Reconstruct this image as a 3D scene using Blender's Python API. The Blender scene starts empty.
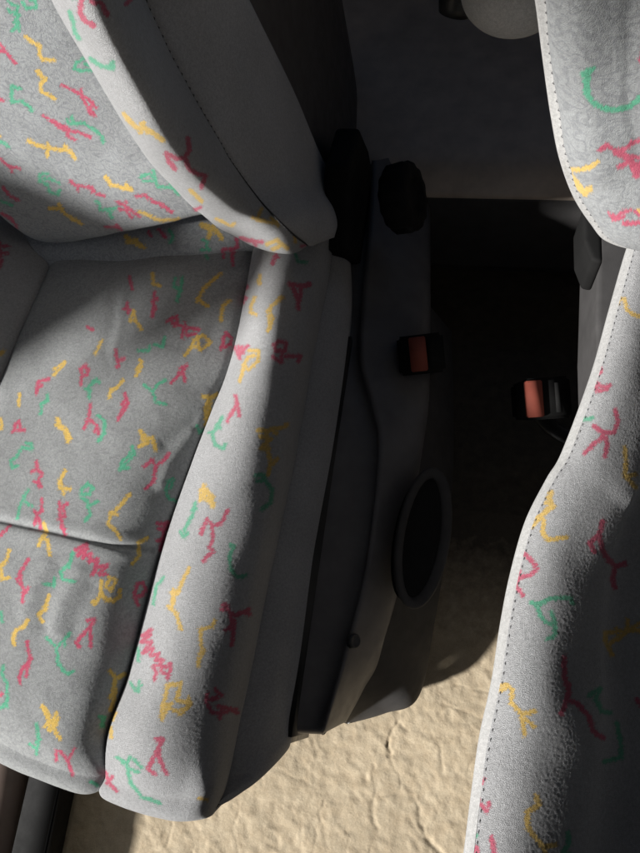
import bpy, bmesh, math, random
import numpy as np
from math import radians as R_, sin, cos, pi
from mathutils import Vector, Matrix

random.seed(7); rng = np.random.default_rng(7)
sc = bpy.context.scene
col = sc.collection

# ------------------------------------------------------------------ camera
F, H = 669.0, 0.95
AX = np.array([[0.9784204319874799, -0.08502016224640237, 0.1883216139507869],
               [0.1484038800281528, 0.9233264826572893, -0.3541814433539795],
               [-0.14376976963890356, 0.3744860190118107, 0.9160188179850142]])  # world axes seen in camera axes
cam_d = bpy.data.cameras.new('camera'); cam = bpy.data.objects.new('camera', cam_d); col.objects.link(cam)
cam.matrix_world = Matrix([[*AX[0], 0], [*AX[1], 0], [*AX[2], H], [0, 0, 0, 1]])
cam_d.sensor_fit = 'VERTICAL'; cam_d.sensor_height = 24.0
cam_d.lens = 24.0 * F / 853.0
cam_d.clip_start = 0.01; cam_d.clip_end = 200
sc.camera = cam
sc.render.resolution_x = 768; sc.render.resolution_y = 1024

# ------------------------------------------------------------------ light
SUN_AZ, SUN_EL = 52.0, 28.0      # the sun stands in front of the car and to its left
w = bpy.data.worlds.new('World'); sc.world = w; w.use_nodes = True
nt = w.node_tree; bg = nt.nodes['Background']
sky = nt.nodes.new('ShaderNodeTexSky'); sky.sky_type = 'NISHITA'; sky.sun_disc = False
sky.sun_elevation = R_(SUN_EL); sky.sun_rotation = R_(180 + SUN_AZ)
nt.links.new(sky.outputs[0], bg.inputs[0]); bg.inputs[1].default_value = 0.05
sl = bpy.data.lights.new('sun', 'SUN'); sl.energy = 5.0; sl.angle = R_(4); sl.color = (1, .975, .94)
so = bpy.data.objects.new('sun', sl); col.objects.link(so)
sd = Vector((-sin(R_(SUN_AZ)) * cos(R_(SUN_EL)), -cos(R_(SUN_AZ)) * cos(R_(SUN_EL)), sin(R_(SUN_EL))))
so.rotation_euler = sd.to_track_quat('Z', 'Y').to_euler(); so.location = sd * 5
vs = sc.view_settings; vs.view_transform = 'Standard'; vs.look = 'None'; vs.gamma = 1; vs.use_curve_mapping = False
vs.exposure = 0.55

# ------------------------------------------------------------------ measuring helpers (photo point -> place in the car)
def ray(px, py): return AX @ np.array([px - 320.0, -(py - 426.5), -F])
C0 = np.array([0, 0, H])
def PZ(px, py, z): d = ray(px, py); return C0 + d * (z - H) / d[2]
def PX(px, py, x): d = ray(px, py); return C0 + d * x / d[0]
def PY(px, py, y): d = ray(px, py); return C0 + d * y / d[1]
def project(P):
    c = (P - C0) @ AX
    return 320 + F * c[..., 0] / -c[..., 2], 426.5 - F * c[..., 1] / -c[..., 2]

def empty(name, loc, label=None, cat=None, group=None):
    o = bpy.data.objects.new(name, None); col.objects.link(o); o.location = loc; o.empty_display_size = .02
    if label: o['label'] = label
    if cat: o['category'] = cat
    if group: o['group'] = group
    return o
bpy.context.view_layer.update()
def link(name, me, mat, parent=None, label=None, smooth=True):
    o = bpy.data.objects.new(name, me); col.objects.link(o)
    if mat: me.materials.append(mat)
    if smooth: me.polygons.foreach_set('use_smooth', np.ones(len(me.polygons), bool))
    if parent:
        o.parent = parent; o.matrix_parent_inverse = Matrix.Translation(-parent_loc(parent))
    if label: o['label'] = label
    return o
def parent_loc(p):
    v = Vector(p.location)
    return v
def sub(name, me, mat, thing_part, **k):      # child of a mesh part (whose own origin is at the world origin)
    o = link(name, me, mat, **k); o.parent = thing_part; o.matrix_parent_inverse = Matrix.Identity(4); return o
def struct(o): o['kind'] = 'structure'; return o

# ------------------------------------------------------------------ surfaces
def catmull(P, u):                      # P (n,...), u samples 0..n-1
    n = len(P); i = np.clip(np.floor(u).astype(int), 0, n - 2); t = (u - i)
    t = t.reshape((-1,) + (1,) * (P.ndim - 1))
    g = lambda k: P[np.clip(k, 0, n - 1)]
    p0 = np.where((i > 0).reshape(t.shape), g(i - 1), 2 * g(i) - g(i + 1))
    p3 = np.where((i < n - 2).reshape(t.shape), g(i + 2), 2 * g(i + 1) - g(i))
    p1, p2 = g(i), g(i + 1)
    return .5 * (2 * p1 + (p2 - p0) * t + (2 * p0 - 5 * p1 + 4 * p2 - p3) * t**2 + (3 * p1 - p0 - 3 * p2 + p3) * t**3)
def dense(ctrl, res):
    P = np.array(ctrl, float)           # rows, cols, 3
    def samples(Q):                     # even spacing along the mean arc
        d = np.linalg.norm(np.diff(Q, axis=0), axis=2).mean(axis=1)
        return d
    dr = samples(P); dc = samples(P.transpose(1, 0, 2))
    def us(d):
        s = np.concatenate([[0], np.cumsum(d)]); n = max(4, int(s[-1] / res))
        return np.interp(np.linspace(0, s[-1], n + 1), s, np.arange(len(s)))
    G = catmull(P, us(dr)); G = catmull(G.transpose(1, 0, 2), us(dc)).transpose(1, 0, 2)
    return G
def normals(G):
    a = np.gradient(G, axis=0); b = np.gradient(G, axis=1)
    n = np.cross(a, b); n /= np.linalg.norm(n, axis=2, keepdims=True) + 1e-12
    return n
def facing(G):                          # unit normals turned towards the cabin's open side (up / camera)
    n = normals(G); c = C0 - G
    s = np.sign((n * c).sum(axis=2).mean())
    return n * s, s
def seam_dip(G, edges, a=.004, r=.005):
    n, s = facing(G); dm = np.full(G.shape[:2], 1e3)
    cu = np.concatenate([np.zeros((1, G.shape[1])), np.cumsum(np.linalg.norm(np.diff(G, axis=0), axis=2), axis=0)])
    cv = np.concatenate([np.zeros((G.shape[0], 1)), np.cumsum(np.linalg.norm(np.diff(G, axis=1), axis=2), axis=1)], axis=1)
    for e in edges: dm = np.minimum(dm, {'r0': cu, 'r1': cu[-1:] - cu, 'c0': cv, 'c1': cv[:, -1:] - cv}[e])
    return G + n * (a * (1 - np.exp(-(dm / r)**1.1)))[..., None]     # the padding swells up from the sewn edge
def seg_dist(X, Y, pts):
    D = np.full(X.shape, 1e9)
    for (x0, y0), (x1, y1) in zip(pts[:-1], pts[1:]):
        dx, dy = x1 - x0, y1 - y0; L = dx * dx + dy * dy + 1e-9
        t = np.clip(((X - x0) * dx + (Y - y0) * dy) / L, 0, 1)
        D = np.minimum(D, np.hypot(X - x0 - t * dx, Y - y0 - t * dy))
    return D
def value_noise(x, y, cell, seed):
    r = np.random.default_rng(seed); T = r.random((256, 256)) * 2 - 1
    u, v = x / cell + 1000.3, y / cell + 1000.7
    i, j = np.floor(u).astype(int), np.floor(v).astype(int); a, b = u - i, v - j
    a = a * a * (3 - 2 * a); b = b * b * (3 - 2 * b); i &= 255; j &= 255; i1 = (i + 1) & 255; j1 = (j + 1) & 255
    return (T[i, j] * (1 - a) + T[i1, j] * a) * (1 - b) + (T[i, j1] * (1 - a) + T[i1, j1] * a) * b
def grid_mesh(name, G, dye=None):
    n, m = G.shape[:2]
    me = bpy.data.meshes.new(name)
    me.vertices.add(n * m); me.vertices.foreach_set('co', G.reshape(-1).astype(np.float32))
    idx = np.arange(n * m).reshape(n, m)
    q = np.stack([idx[:-1, :-1], idx[:-1, 1:], idx[1:, 1:], idx[1:, :-1]], axis=-1).reshape(-1, 4)
    _, s = facing(G)
    a = normals(G); 
    if s > 0: q = q[:, ::-1]
    k = len(q); me.loops.add(k * 4); me.polygons.add(k)
    me.loops.foreach_set('vertex_index', q.reshape(-1).astype(np.int32))
    me.polygons.foreach_set('loop_start', np.arange(0, k * 4, 4, dtype=np.int32))
    me.update(calc_edges=True); me.validate()
    if dye is not None:
        at = me.attributes.new('dye', 'FLOAT_COLOR', 'POINT')
        at.data.foreach_set('color', dye.reshape(-1).astype(np.float32))
    return me

# ------------------------------------------------------------------ materials
def new_mat(name):
    m = bpy.data.materials.new(name); m.use_nodes = True; t = m.node_tree
    return m, t, t.nodes['Principled BSDF']
def N(t, ty, **k):
    n = t.nodes.new(ty)
    for a, b in k.items():
        if a in n.inputs: n.inputs[a].default_value = b
        else: setattr(n, a, b)
    return n
def noise(t, scale, detail=2, rough=.5, dist=0):
    tc = t.nodes.get('tc') or N(t, 'ShaderNodeTexCoord'); tc.name = 'tc'
    n = N(t, 'ShaderNodeTexNoise'); n.inputs['Scale'].default_value = scale; n.inputs['Detail'].default_value = detail
    n.inputs['Roughness'].default_value = rough; n.inputs['Distortion'].default_value = dist
    t.links.new(tc.outputs['Object'], n.inputs['Vector']); return n
def mth(t, op, a, b=None, clamp=False):
    n = t.nodes.new('ShaderNodeMath'); n.operation = op; n.use_clamp = clamp
    for i, v in enumerate((a, b)):
        if v is None: continue
        if isinstance(v, (int, float)): n.inputs[i].default_value = v
        else: t.links.new(v, n.inputs[i])
    return n.outputs[0]
def ramp(t, src, p0, p1, v0, v1):
    n = N(t, 'ShaderNodeMapRange'); t.links.new(src, n.inputs[0])
    for i, v in enumerate((p0, p1, v0, v1)): n.inputs[i + 1].default_value = v
    return n.outputs[0]
def mixc(t, fac, a, b, mode='MIX'):
    n = t.nodes.new('ShaderNodeMix'); n.data_type = 'RGBA'; n.blend_type = mode
    for i, v in ((0, fac), (6, a), (7, b)):
        if isinstance(v, (int, float)): n.inputs[i].default_value = v
        elif isinstance(v, tuple): n.inputs[i].default_value = v
        else: t.links.new(v, n.inputs[i])
    return n.outputs[2]
def fabric(name, base, line, worm, wscale, bump=.55, dyed=True):
    """woven velour: grey ground with a darker vermicelli figure, short pile, dyed marks from the 'dye' attribute"""
    m, t, b = new_mat(name)
    n1 = noise(t, wscale, 1.5, .45, .6)
    wl = mth(t, 'ABSOLUTE', mth(t, 'SUBTRACT', n1.outputs[0], .5))
    wl2 = mth(t, 'ABSOLUTE', mth(t, 'SUBTRACT', mth(t, 'FRACT', mth(t, 'MULTIPLY', n1.outputs[0], 7.0)), .5))
    wmask = ramp(t, wl2, .12, .22, worm, 0.0)
    fib = noise(t, 1400, 2, .6); big = noise(t, 14, 3, .55); mid = noise(t, 420, 2, .6)
    c = mixc(t, wmask, (*base, 1), (*line, 1))
    c = mixc(t, 1.0, c, (1, 1, 1, 1), 'MULTIPLY')
    val = mth(t, 'MULTIPLY', ramp(t, fib.outputs[0], .25, .75, .80, 1.18), ramp(t, big.outputs[0], .3, .7, .92, 1.06))
    val = mth(t, 'MULTIPLY', val, ramp(t, mid.outputs[0], .25, .75, .84, 1.14))
    if dyed:
        at = N(t, 'ShaderNodeAttribute'); at.attribute_name = 'dye'
        c = mixc(t, at.outputs['Alpha'], c, at.outputs['Color'])
    h = N(t, 'ShaderNodeVectorMath'); h.operation = 'SCALE'; t.links.new(c, h.inputs[0]); t.links.new(val, h.inputs['Scale'])
    t.links.new(h.outputs[0], b.inputs['Base Color'])
    b.inputs['Roughness'].default_value = .95; b.inputs['Specular IOR Level'].default_value = .15
    b.inputs['Sheen Weight'].default_value = .15; b.inputs['Sheen Roughness'].default_value = .45
    pile = noise(t, 2000, 2, .6)
    hh = mth(t, 'ADD', pile.outputs[0], mth(t, 'MULTIPLY', mid.outputs[0], .25))
    bp = N(t, 'ShaderNodeBump'); bp.inputs['Strength'].default_value = bump; bp.inputs['Distance'].default_value = .0017
    t.links.new(hh, bp.inputs['Height']); t.links.new(bp.outputs[0], b.inputs['Normal'])
    return m
def plastic(name, colr, rough=.5, grain=.25, scale=900, spec=.5):
    m, t, b = new_mat(name)
    g = noise(t, 30, 4, .6); v = ramp(t, g.outputs[0], .3, .7, .85, 1.15)
    h = N(t, 'ShaderNodeVectorMath'); h.operation = 'SCALE'; h.inputs[0].default_value = colr; t.links.new(v, h.inputs['Scale'])
    t.links.new(h.outputs[0], b.inputs['Base Color'])
    d = noise(t, 55, 5, .7); t.links.new(ramp(t, d.outputs[0], .3, .7, rough - .08, rough + .1), b.inputs['Roughness'])
    b.inputs['Specular IOR Level'].default_value = spec
    n = noise(t, scale, 2, .6); bp = N(t, 'ShaderNodeBump'); bp.inputs['Strength'].default_value = grain; bp.inputs['Distance'].default_value = .0005
    t.links.new(n.outputs[0], bp.inputs['Height']); t.links.new(bp.outputs[0], b.inputs['Normal'])
    return m
M = {}
M['cushion'] = fabric('grey_velour', (.325, .336, .338), (.21, .215, .225), .30, 62)
M['bolster'] = fabric('grey_velour_bolster', (.48, .485, .495), (.36, .36, .37), .12, 62, 1.0)
M['back'] = fabric('grey_velour_back', (.35, .365, .375), (.19, .20, .22), .36, 75, .5)
M['cloth'] = fabric('plain_grey_cloth', (.40, .40, .405), (.35, .35, .355), .1, 60, .25, False)
M['rim'] = fabric('pale_edge_cloth', (.44, .44, .435), (.4, .4, .4), .1, 60, .25, False)
M['trim'] = plastic('charcoal_plastic', (.13, .125, .128), .5)
M['trim2'] = plastic('dark_plastic', (.06, .058, .06), .5)
M['black'] = plastic('black_plastic', (.018, .018, .018), .4)
M['rear'] = plastic('rear_plastic', (.56, .47, .39), .40, .3, 400)
M['thread2'] = plastic('grey_thread', (.16, .16, .165), .9)
M['skirt'] = plastic('skirt_plastic', (.06, .058, .058), .7, .25, 900, .25)
M['matte'] = plastic('matte_black_plastic', (.012, .012, .012), .8, .25, 900, .15)
M['thread'] = plastic('thread', (.035, .035, .037), .9)
M['red'] = plastic('red_plastic', (.33, .085, .058), .7, .1, 900, .25)
M['metal'] = plastic('zinc_metal', (.5, .5, .5), .4)
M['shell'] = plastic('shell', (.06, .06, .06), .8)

# ------------------------------------------------------------------ dyed marks woven into the cloth, read off the photograph tile by tile
PINK, YEL, GRN = (.60, .045, .125), (.78, .50, .07), (.07, .46, .26)
MARKS = []
def T(ox, oy, s, part, lst):
    for c, wd, *strokes in lst:
        MARKS.append((part, {'p': PINK, 'y': YEL, 'g': GRN}[c], wd, [[(ox + x / s, oy + y / s) for x, y in st] for st in strokes]))
S = 4.923
T(0, 0, S, 'face', [
 ('g', 3.4, [(40,5),(60,20),(90,30),(75,70),(95,75),(70,110),(90,120),(60,150)], [(110,10),(130,40),(180,35),(175,5),(150,0)], [(85,100),(95,150)], [(40,45),(50,60),(75,60)]),
 ('y', 4.2, [(128,180),(155,205),(195,225),(195,270),(210,292),(265,296)]),
 ('y', 4.6, [(185,350),(210,380),(225,390),(200,410),(205,450),(225,460),(268,485)]),
 ('p', 3.4, [(5,220),(20,245),(45,275),(75,310)], [(0,250),(30,255)], [(0,490),(15,498)]),
 ('g', 3.6, [(100,435),(55,425),(60,500),(110,500),(150,530),(158,550)]),
 ('g', 3.4, [(410,290),(375,310),(365,340),(400,350),(455,345),(455,325),(420,315)], [(440,300),(455,325)]),
 ('p', 3.2, [(305,418),(350,440),(400,465),(435,490),(475,530)], [(400,440),(405,480),(430,520),(465,570)], [(455,505),(435,545),(450,565)]),
 ('p', 3.2, [(212,570),(260,595),(300,615),(345,640)])])
T(0, 120, S, 'face', [
 ('p', 3.4, [(245,0),(300,40),(340,55),(390,60),(445,85)], [(330,45),(335,80),(370,98)]),
 ('g', 3.4, [(330,0),(350,20),(410,15),(450,40),(500,75),(508,110)], [(355,-15),(360,15)]),
 ('y', 4.2, [(140,105),(190,125),(235,135),(280,145),(340,150),(370,190)], [(235,120),(235,178)], [(320,130),(350,165)]),
 ('p', 3, [(0,190),(40,225),(100,240)], [(50,225),(60,255)]), ('p', 3, [(15,330),(45,370),(90,395)]),
 ('g', 2.6, [(0,105),(45,130)], [(5,400),(60,420)]),
 ('g', 3.2, [(235,265),(200,265),(195,300),(235,320),(245,355),(285,365),(295,345)], [(215,290),(245,290),(290,310)]),
 ('p', 2.8, [(345,300),(380,325),(440,330),(470,360),(515,375)], [(385,320),(385,348)], [(450,330),(455,355)]),
 ('g', 2.6, [(470,400),(490,410),(495,440)], [(510,445),(570,435)], [(530,450),(555,480)]),
 ('y', 4.2, [(245,435),(290,435),(330,470),(400,510)], [(290,415),(320,465)]),
 ('p', 2.6, [(10,460),(60,490),(85,530)]), ('p', 2.4, [(520,525),(580,530),(600,540)], [(575,515),(585,530)])])
T(100, 120, S, 'face', [
 ('y', 4.2, [(30,280),(55,320),(100,330),(160,345)], [(130,320),(160,345)]),
 ('g', 3, [(200,280),(245,265),(275,290),(280,330),(340,330),(390,350)], [(260,245),(270,280)], [(215,300),(275,300)], [(335,290),(350,325),(385,365)]),
 ('p', 3.2, [(180,375),(225,370),(260,400),(310,420),(355,455)], [(225,370),(235,385)], [(300,420),(330,440)]),
 ('p', 3.2, [(80,400),(130,430),(195,475)], [(130,405),(125,440),(160,480)], [(95,440),(140,440)]),
 ('y', 3.4, [(190,450),(240,470),(300,495),(390,490)], [(250,470),(270,490)]),
 ('g', 2.6, [(30,440),(75,435)], [(45,440),(60,480)]), ('p', 2.6, [(0,370),(20,372)]),
 ('p', 3.2, [(460,415),(500,440),(470,440),(465,415)]), ('g', 2.6, [(500,450),(520,480)])])
T(100, 120, S, 'tuck', [
 ('y', 5.5, [(130,575),(165,600),(215,625)], [(135,600),(180,590)]),
 ('y', 5.5, [(500,515),(540,540),(570,545),(600,580)], [(555,525),(535,575)], [(505,520),(550,530)]),
 ('p', 3, [(240,550),(250,570)], [(290,540),(320,575)]), ('g', 3, [(340,540),(360,575),(345,605)]),
 ('g', 3, [(505,590),(530,600),(525,640)], [(500,640),(540,640)])])
T(200, 170, S, 'tuck', [('p', 3.4, [(180,335),(185,380),(150,395),(165,460)], [(115,390),(155,390)], [(110,395),(112,425)])])
T(0, 0, S, 'kbol', [
 ('p', 6, [(400,0),(395,60),(415,100),(460,125)]), ('p', 6, [(450,5),(500,20),(530,70)]),
 ('g', 4.5, [(345,60),(360,110),(370,160),(390,190)]), ('g', 4.5, [(445,290),(500,325),(555,340),(555,305)], [(520,330),(556,320)]),
 ('y', 4.5, [(610,560),(640,600)])])
T(100, 120, S, 'kbol', [
 ('y', 5.5, [(140,0),(185,40),(230,45),(310,100)], [(215,15),(200,60)], [(205,20),(235,60)]),
 ('p', 5, [(435,90),(440,150),(420,185),(380,190),(325,165),(340,205),(370,240)], [(420,190),(440,240),(480,265),(520,275),(500,330)]),
 ('y', 4, [(445,345),(500,400)]), ('p', 3, [(495,430),(470,440)])])
T(200, 170, S, 'kbol', [
 ('y', 3.6, [(305,190),(280,245),(380,265),(385,240)], [(260,235),(320,250)], [(350,235),(385,275)]),
 ('y', 4.5, [(330,365),(380,345),(400,370),(360,390)], [(390,360),(430,385)]), ('y', 3, [(465,315),(470,355)]),
 ('p', 4, [(200,335),(250,350),(305,355)], [(255,345),(275,370)]), ('p', 3, [(500,375),(545,360)]), ('y', 3.4, [(80,240),(150,275),(170,265)])])
T(110, 240, S, 'seat', [
 ('p', 3, [(625,5),(620,50),(600,70),(605,120)], [(555,45),(560,80)]), ('g', 3, [(470,60),(480,90)]),
 ('p', 3, [(95,180),(110,240)], [(85,310),(90,360)], [(70,340),(100,345)]),
 ('y', 3.6, [(210,165),(215,215),(245,225)], [(100,400),(115,350),(125,400),(155,440)]),
 ('g', 3, [(320,185),(315,225),(345,250),(330,300)], [(355,185),(350,250)], [(310,230),(340,235)]),
 ('p', 3.6, [(220,260),(215,320),(210,375)], [(230,290),(210,300),(225,340)]),
 ('y', 4, [(545,165),(500,205),(460,240),(430,300)], [(430,290),(480,325)]),
 ('y', 4, [(590,300),(555,325),(545,395)]),
 ('p', 3.4, [(280,400),(330,375),(325,410),(370,430),(435,440)], [(360,430),(355,480)], [(370,410),(380,470),(420,460)], [(300,395),(320,425)]),
 ('y', 3.6, [(370,565),(400,530),(415,490),(460,470),(495,505),(450,540),(410,520)], [(430,475),(440,535)]),
 ('p', 3.2, [(570,455),(600,485),(590,515),(560,530),(555,490),(575,455)], [(545,540),(560,500)]),
 ('g', 3, [(215,515),(260,525),(270,480)], [(140,545),(190,545),(195,520)]), ('p', 3, [(30,540),(35,590),(70,580)], [(35,590),(45,620)]),
 ('y', 4, [(155,600),(135,640)]), ('p', 3, [(345,630),(380,620)])])
T(0, 240, S, 'seat', [('y', 3, [(505,490),(470,560)], [(270,635),(320,600)]), ('p', 3, [(430,430),(455,440)]), ('p', 3, [(395,635),(425,615)])])
T(0, 360, S, 'seat', [
 ('y', 3, [(265,75),(320,15)], [(98,165),(92,225)], [(5,290),(8,340)]),
 ('p', 3.4, [(180,165),(190,105),(240,95)], [(190,110),(205,125),(180,140)]),
 ('g', 3.2, [(235,170),(235,200),(205,215),(200,265)]),
 ('p', 3.2, [(410,30),(435,45),(430,75),(405,75),(400,45),(415,30)], [(400,85),(400,120)]),
 ('g', 3.4, [(490,110),(475,95),(440,130),(440,185)], [(420,140),(445,150)]),
 ('y', 3.6, [(605,100),(580,130),(545,150),(540,185)], [(545,145),(570,140)]),
 ('p', 3.2, [(615,165),(625,215),(600,250),(580,295)], [(620,190),(600,220)]),
 ('p', 3.2, [(95,300),(70,325),(75,345),(120,345)], [(95,300),(100,335)], [(60,355),(75,340)]),
 ('y', 5, [(285,290),(290,330),(325,345),(345,385)], [(280,320),(310,330)], [(325,350),(335,400)]),
 ('p', 3.2, [(445,220),(435,290),(480,325),(485,360)], [(415,335),(435,290)], [(480,330),(465,355)]),
 ('g', 3.4, [(485,275),(515,300),(515,355),(485,400)]),
 ('g', 3.2, [(155,410),(155,440),(110,430),(80,480),(55,495),(60,530),(85,520)], [(130,410),(150,412)]),
 ('p', 3.2, [(180,500),(185,540),(210,560),(190,590),(205,625)], [(155,550),(185,540)], [(170,600),(190,605)]),
 ('y', 3.6, [(320,545),(295,590),(310,640)]), ('g', 3, [(400,640),(430,610),(460,635)]), ('g', 3.2, [(640,470),(600,500),(595,535),(635,530)]),
 ('p', 3, [(575,35),(590,0)])])
T(110, 360, S, 'seat', [
 ('y', 3.6, [(150,0),(155,30),(130,75)]), ('p', 3, [(40,10),(60,0)]),
 ('p', 3.4, [(380,25),(345,65),(305,110)], [(355,50),(370,105)], [(340,60),(360,70)]),
 ('g', 3, [(170,125),(210,155),(235,120),(275,100)], [(210,150),(225,205),(280,220)]),
 ('p', 3.2, [(75,170),(90,210),(70,250),(40,290)], [(85,210),(75,245)]),
 ('y', 4.6, [(150,350),(165,395),(210,385),(225,440)], [(165,370),(190,400),(145,425)]),
 ('g', 3.2, [(110,425),(120,460),(90,500),(50,540)], [(95,460),(125,465)], [(55,510),(80,535)]),
 ('p', 3.4, [(290,460),(255,505),(225,520),(205,490),(165,530)], [(225,520),(215,600),(175,635)]),
 ('y', 5, [(460,180),(490,185),(470,240),(475,290)], [(520,170),(490,190),(490,250),(475,325)]),
 ('g', 3.6, [(430,325),(440,355),(460,350)]), ('g', 3.2, [(310,585),(285,600),(280,635)], [(310,590),(300,630)])])
T(0, 480, S, 'seat', [
 ('p', 3.4, [(190,0),(195,35)]), ('g', 3, [(140,50),(110,100),(95,140),(85,190)], [(110,100),(160,130)]),
 ('p', 3.4, [(208,95),(205,150),(180,180),(170,215)], [(170,150),(195,200),(200,240)]),
 ('p', 3.4, [(295,110),(300,190),(320,270)], [(335,115),(310,130)], [(310,130),(320,180),(290,190)], [(300,230),(320,245)]),
 ('y', 4, [(290,0),(295,40),(345,45)], [(305,40),(315,70)]),
 ('g', 3.2, [(430,15),(460,40),(440,70),(400,70),(405,40),(430,30)], [(400,90),(430,100),(435,140),(445,170),(420,200)], [(435,130),(480,105)]),
 ('y', 3.6, [(640,70),(590,130),(550,165),(530,215),(570,250),(595,290)], [(545,160),(575,170)]),
 ('y', 3.8, [(190,320),(210,280),(235,300),(245,370)], [(225,260),(215,290)], [(215,210),(228,250)]),
 ('p', 3.2, [(0,275),(50,225)]), ('y', 3.8, [(45,345),(30,400),(5,425),(10,490),(45,480)]),
 ('p', 3.4, [(140,390),(110,440),(85,490),(120,540),(110,600)], [(100,450),(105,510)], [(140,530),(120,560)]),
 ('g', 3.6, [(360,360),(345,410),(300,450),(310,490),(365,500)], [(215,510),(265,520),(270,485)], [(345,405),(340,430)]),
 ('p', 4.4, [(375,345),(425,315),(385,370),(430,340),(410,380),(450,360),(440,400),(480,390),(470,440),(455,465)], [(480,390),(470,430),(530,420),(490,460),(525,465)]),
 ('y', 4.2, [(535,480),(570,490),(550,545),(520,520),(540,490)], [(500,500),(500,560),(465,610)], [(590,540),(590,575),(555,595),(500,570)]),
 ('y', 4, [(238,570),(225,640)])])
T(120, 480, S, 'seat', [
 ('p', 3.4, [(165,5),(125,45)]), ('g', 3.2, [(245,0),(225,50),(240,90),(285,108)]),
 ('p', 4.2, [(185,215),(215,215),(250,210),(240,260)], [(220,215),(215,280),(200,345)], [(190,240),(240,240)], [(185,300),(230,285)]),
 ('y', 4, [(135,285),(90,310),(95,370),(60,415)]),
 ('p', 3.8, [(85,510),(110,505),(128,540),(110,570),(70,575),(75,540),(90,510)], [(75,580),(90,615)]), ('y', 3.4, [(50,70),(0,125)])])
T(0, 600, S, 'seat', [
 ('g', 3.2, [(5,60),(10,105)], [(20,325),(8,360),(35,410),(35,500),(5,530)]), ('p', 3, [(0,470),(10,460)]), ('p', 3, [(110,0),(112,12)]),
 ('y', 4.4, [(135,100),(120,130),(80,150),(65,180),(70,220)]), ('y', 4, [(235,0),(215,50),(190,70),(208,105)]),
 ('p', 3.6, [(135,205),(140,260),(155,290),(110,340),(95,380),(102,410)], [(150,280),(130,370)]),
 ('g', 3.2, [(230,185),(280,235),(345,165)], [(315,200),(320,225)], [(280,235),(285,310),(330,365),(360,350)]),
 ('p', 4, [(430,100),(465,95),(445,130),(400,180),(375,210),(390,230)], [(445,130),(448,228)]),
 ('y', 4, [(455,10),(480,0)], [(520,0),(560,5)]),
 ('y', 5, [(540,350),(570,380),(560,440),(545,480)], [(615,365),(580,380)], [(570,440),(560,500),(545,540)]),
 ('g', 4.4, [(490,575),(515,580),(500,620)]),
 ('y', 4.4, [(210,520),(235,580),(245,640)], [(285,580),(270,620)]), ('g', 4, [(180,615),(185,640)])])
T(40, 690, 3.048, 'seat', [
 ('y', 4.6, [(15,55),(35,100),(60,150)], [(50,70),(40,100)], [(15,110),(40,100)]), ('y', 5, [(225,0),(222,20)]),
 ('g', 3.4, [(0,150),(-10,160)], [(155,280),(175,290)]), ('p', 3.4, [(50,185),(50,215)], [(60,185),(85,215),(105,180)], [(85,215),(100,260)]),
 ('g', 4.5, [(190,85),(192,110)])])
T(0, 700, 5.333, 'seat', [('g', 3.4, [(0,40),(35,35),(40,0)], [(195,130),(205,210),(195,290)], [(160,235),(195,260)])])
T(200, 280, S, 'bolster', [
 ('p', 4.5, [(230,35),(205,50),(210,110)], [(195,70),(225,90)]), ('y', 3.6, [(270,85),(250,130),(250,160),(275,170)]),
 ('y', 4, [(410,85),(350,130),(340,180),(345,235)], [(335,150),(360,190),(335,250)]), ('y', 3, [(285,0),(290,20)]),
 ('p', 5, [(440,20),(490,30),(540,25)], [(460,40),(480,90),(485,140)], [(500,30),(490,100)]),
 ('p', 4.4, [(390,300),(425,310),(420,350),(375,350),(365,320),(390,300)], [(360,380),(400,405),(405,360)], [(420,375),(495,375),(485,400)]),
 ('p', 4, [(170,330),(190,370),(235,325)], [(190,330),(195,385)], [(205,330),(210,360)]),
 ('y', 3.8, [(240,345),(290,350),(285,400),(240,440),(215,420),(235,380),(265,370)], [(215,430),(195,500)])])
T(200, 400, S, 'bolster', [
 ('p', 4, [(175,-20),(185,20),(140,90),(135,105)], [(180,10),(195,75)]),
 ('g', 3.8, [(110,85),(80,140),(60,165),(75,220),(115,240),(125,215)], [(45,160),(65,160)], [(85,120),(100,140)]),
 ('y', 5, [(285,150),(330,150),(410,135),(430,120)], [(330,150),(330,250),(350,300),(335,365)], [(300,180),(350,190),(300,240),(340,240)], [(380,290),(350,320)], [(360,150),(375,165)]),
 ('g', 4.5, [(275,370),(320,370),(310,395),(280,400)], [(320,395),(355,440),(350,500),(305,540)]),
 ('y', 4.5, [(10,480),(30,440),(60,480),(65,520)], [(5,460),(60,510)]),
 ('p', 4, [(135,545),(110,600),(70,620),(35,590),(10,635)])])
T(120, 480, S, 'bolster', [
 ('p', 4.2, [(530,150),(495,220),(455,225),(430,195),(400,265)], [(455,230),(455,300),(440,330),(460,350),(410,400)]),
 ('g', 3.6, [(370,110),(355,180),(320,240),(320,270)], [(300,255),(315,280),(335,260)], [(375,140),(355,150)]),
 ('g', 4.2, [(545,320),(565,325),(540,370),(545,440),(580,480),(620,470)]),
 ('g', 3.4, [(215,480),(180,520),(165,610)]), ('y', 4.6, [(415,30),(395,100)], [(400,50),(450,85),(455,130)], [(410,85),(460,120)]),
 ('y', 4.4, [(340,435),(310,490),(290,540),(265,560),(255,640)], [(255,555),(290,545)]),
 ('p', 4.2, [(505,620),(520,640)])])
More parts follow.
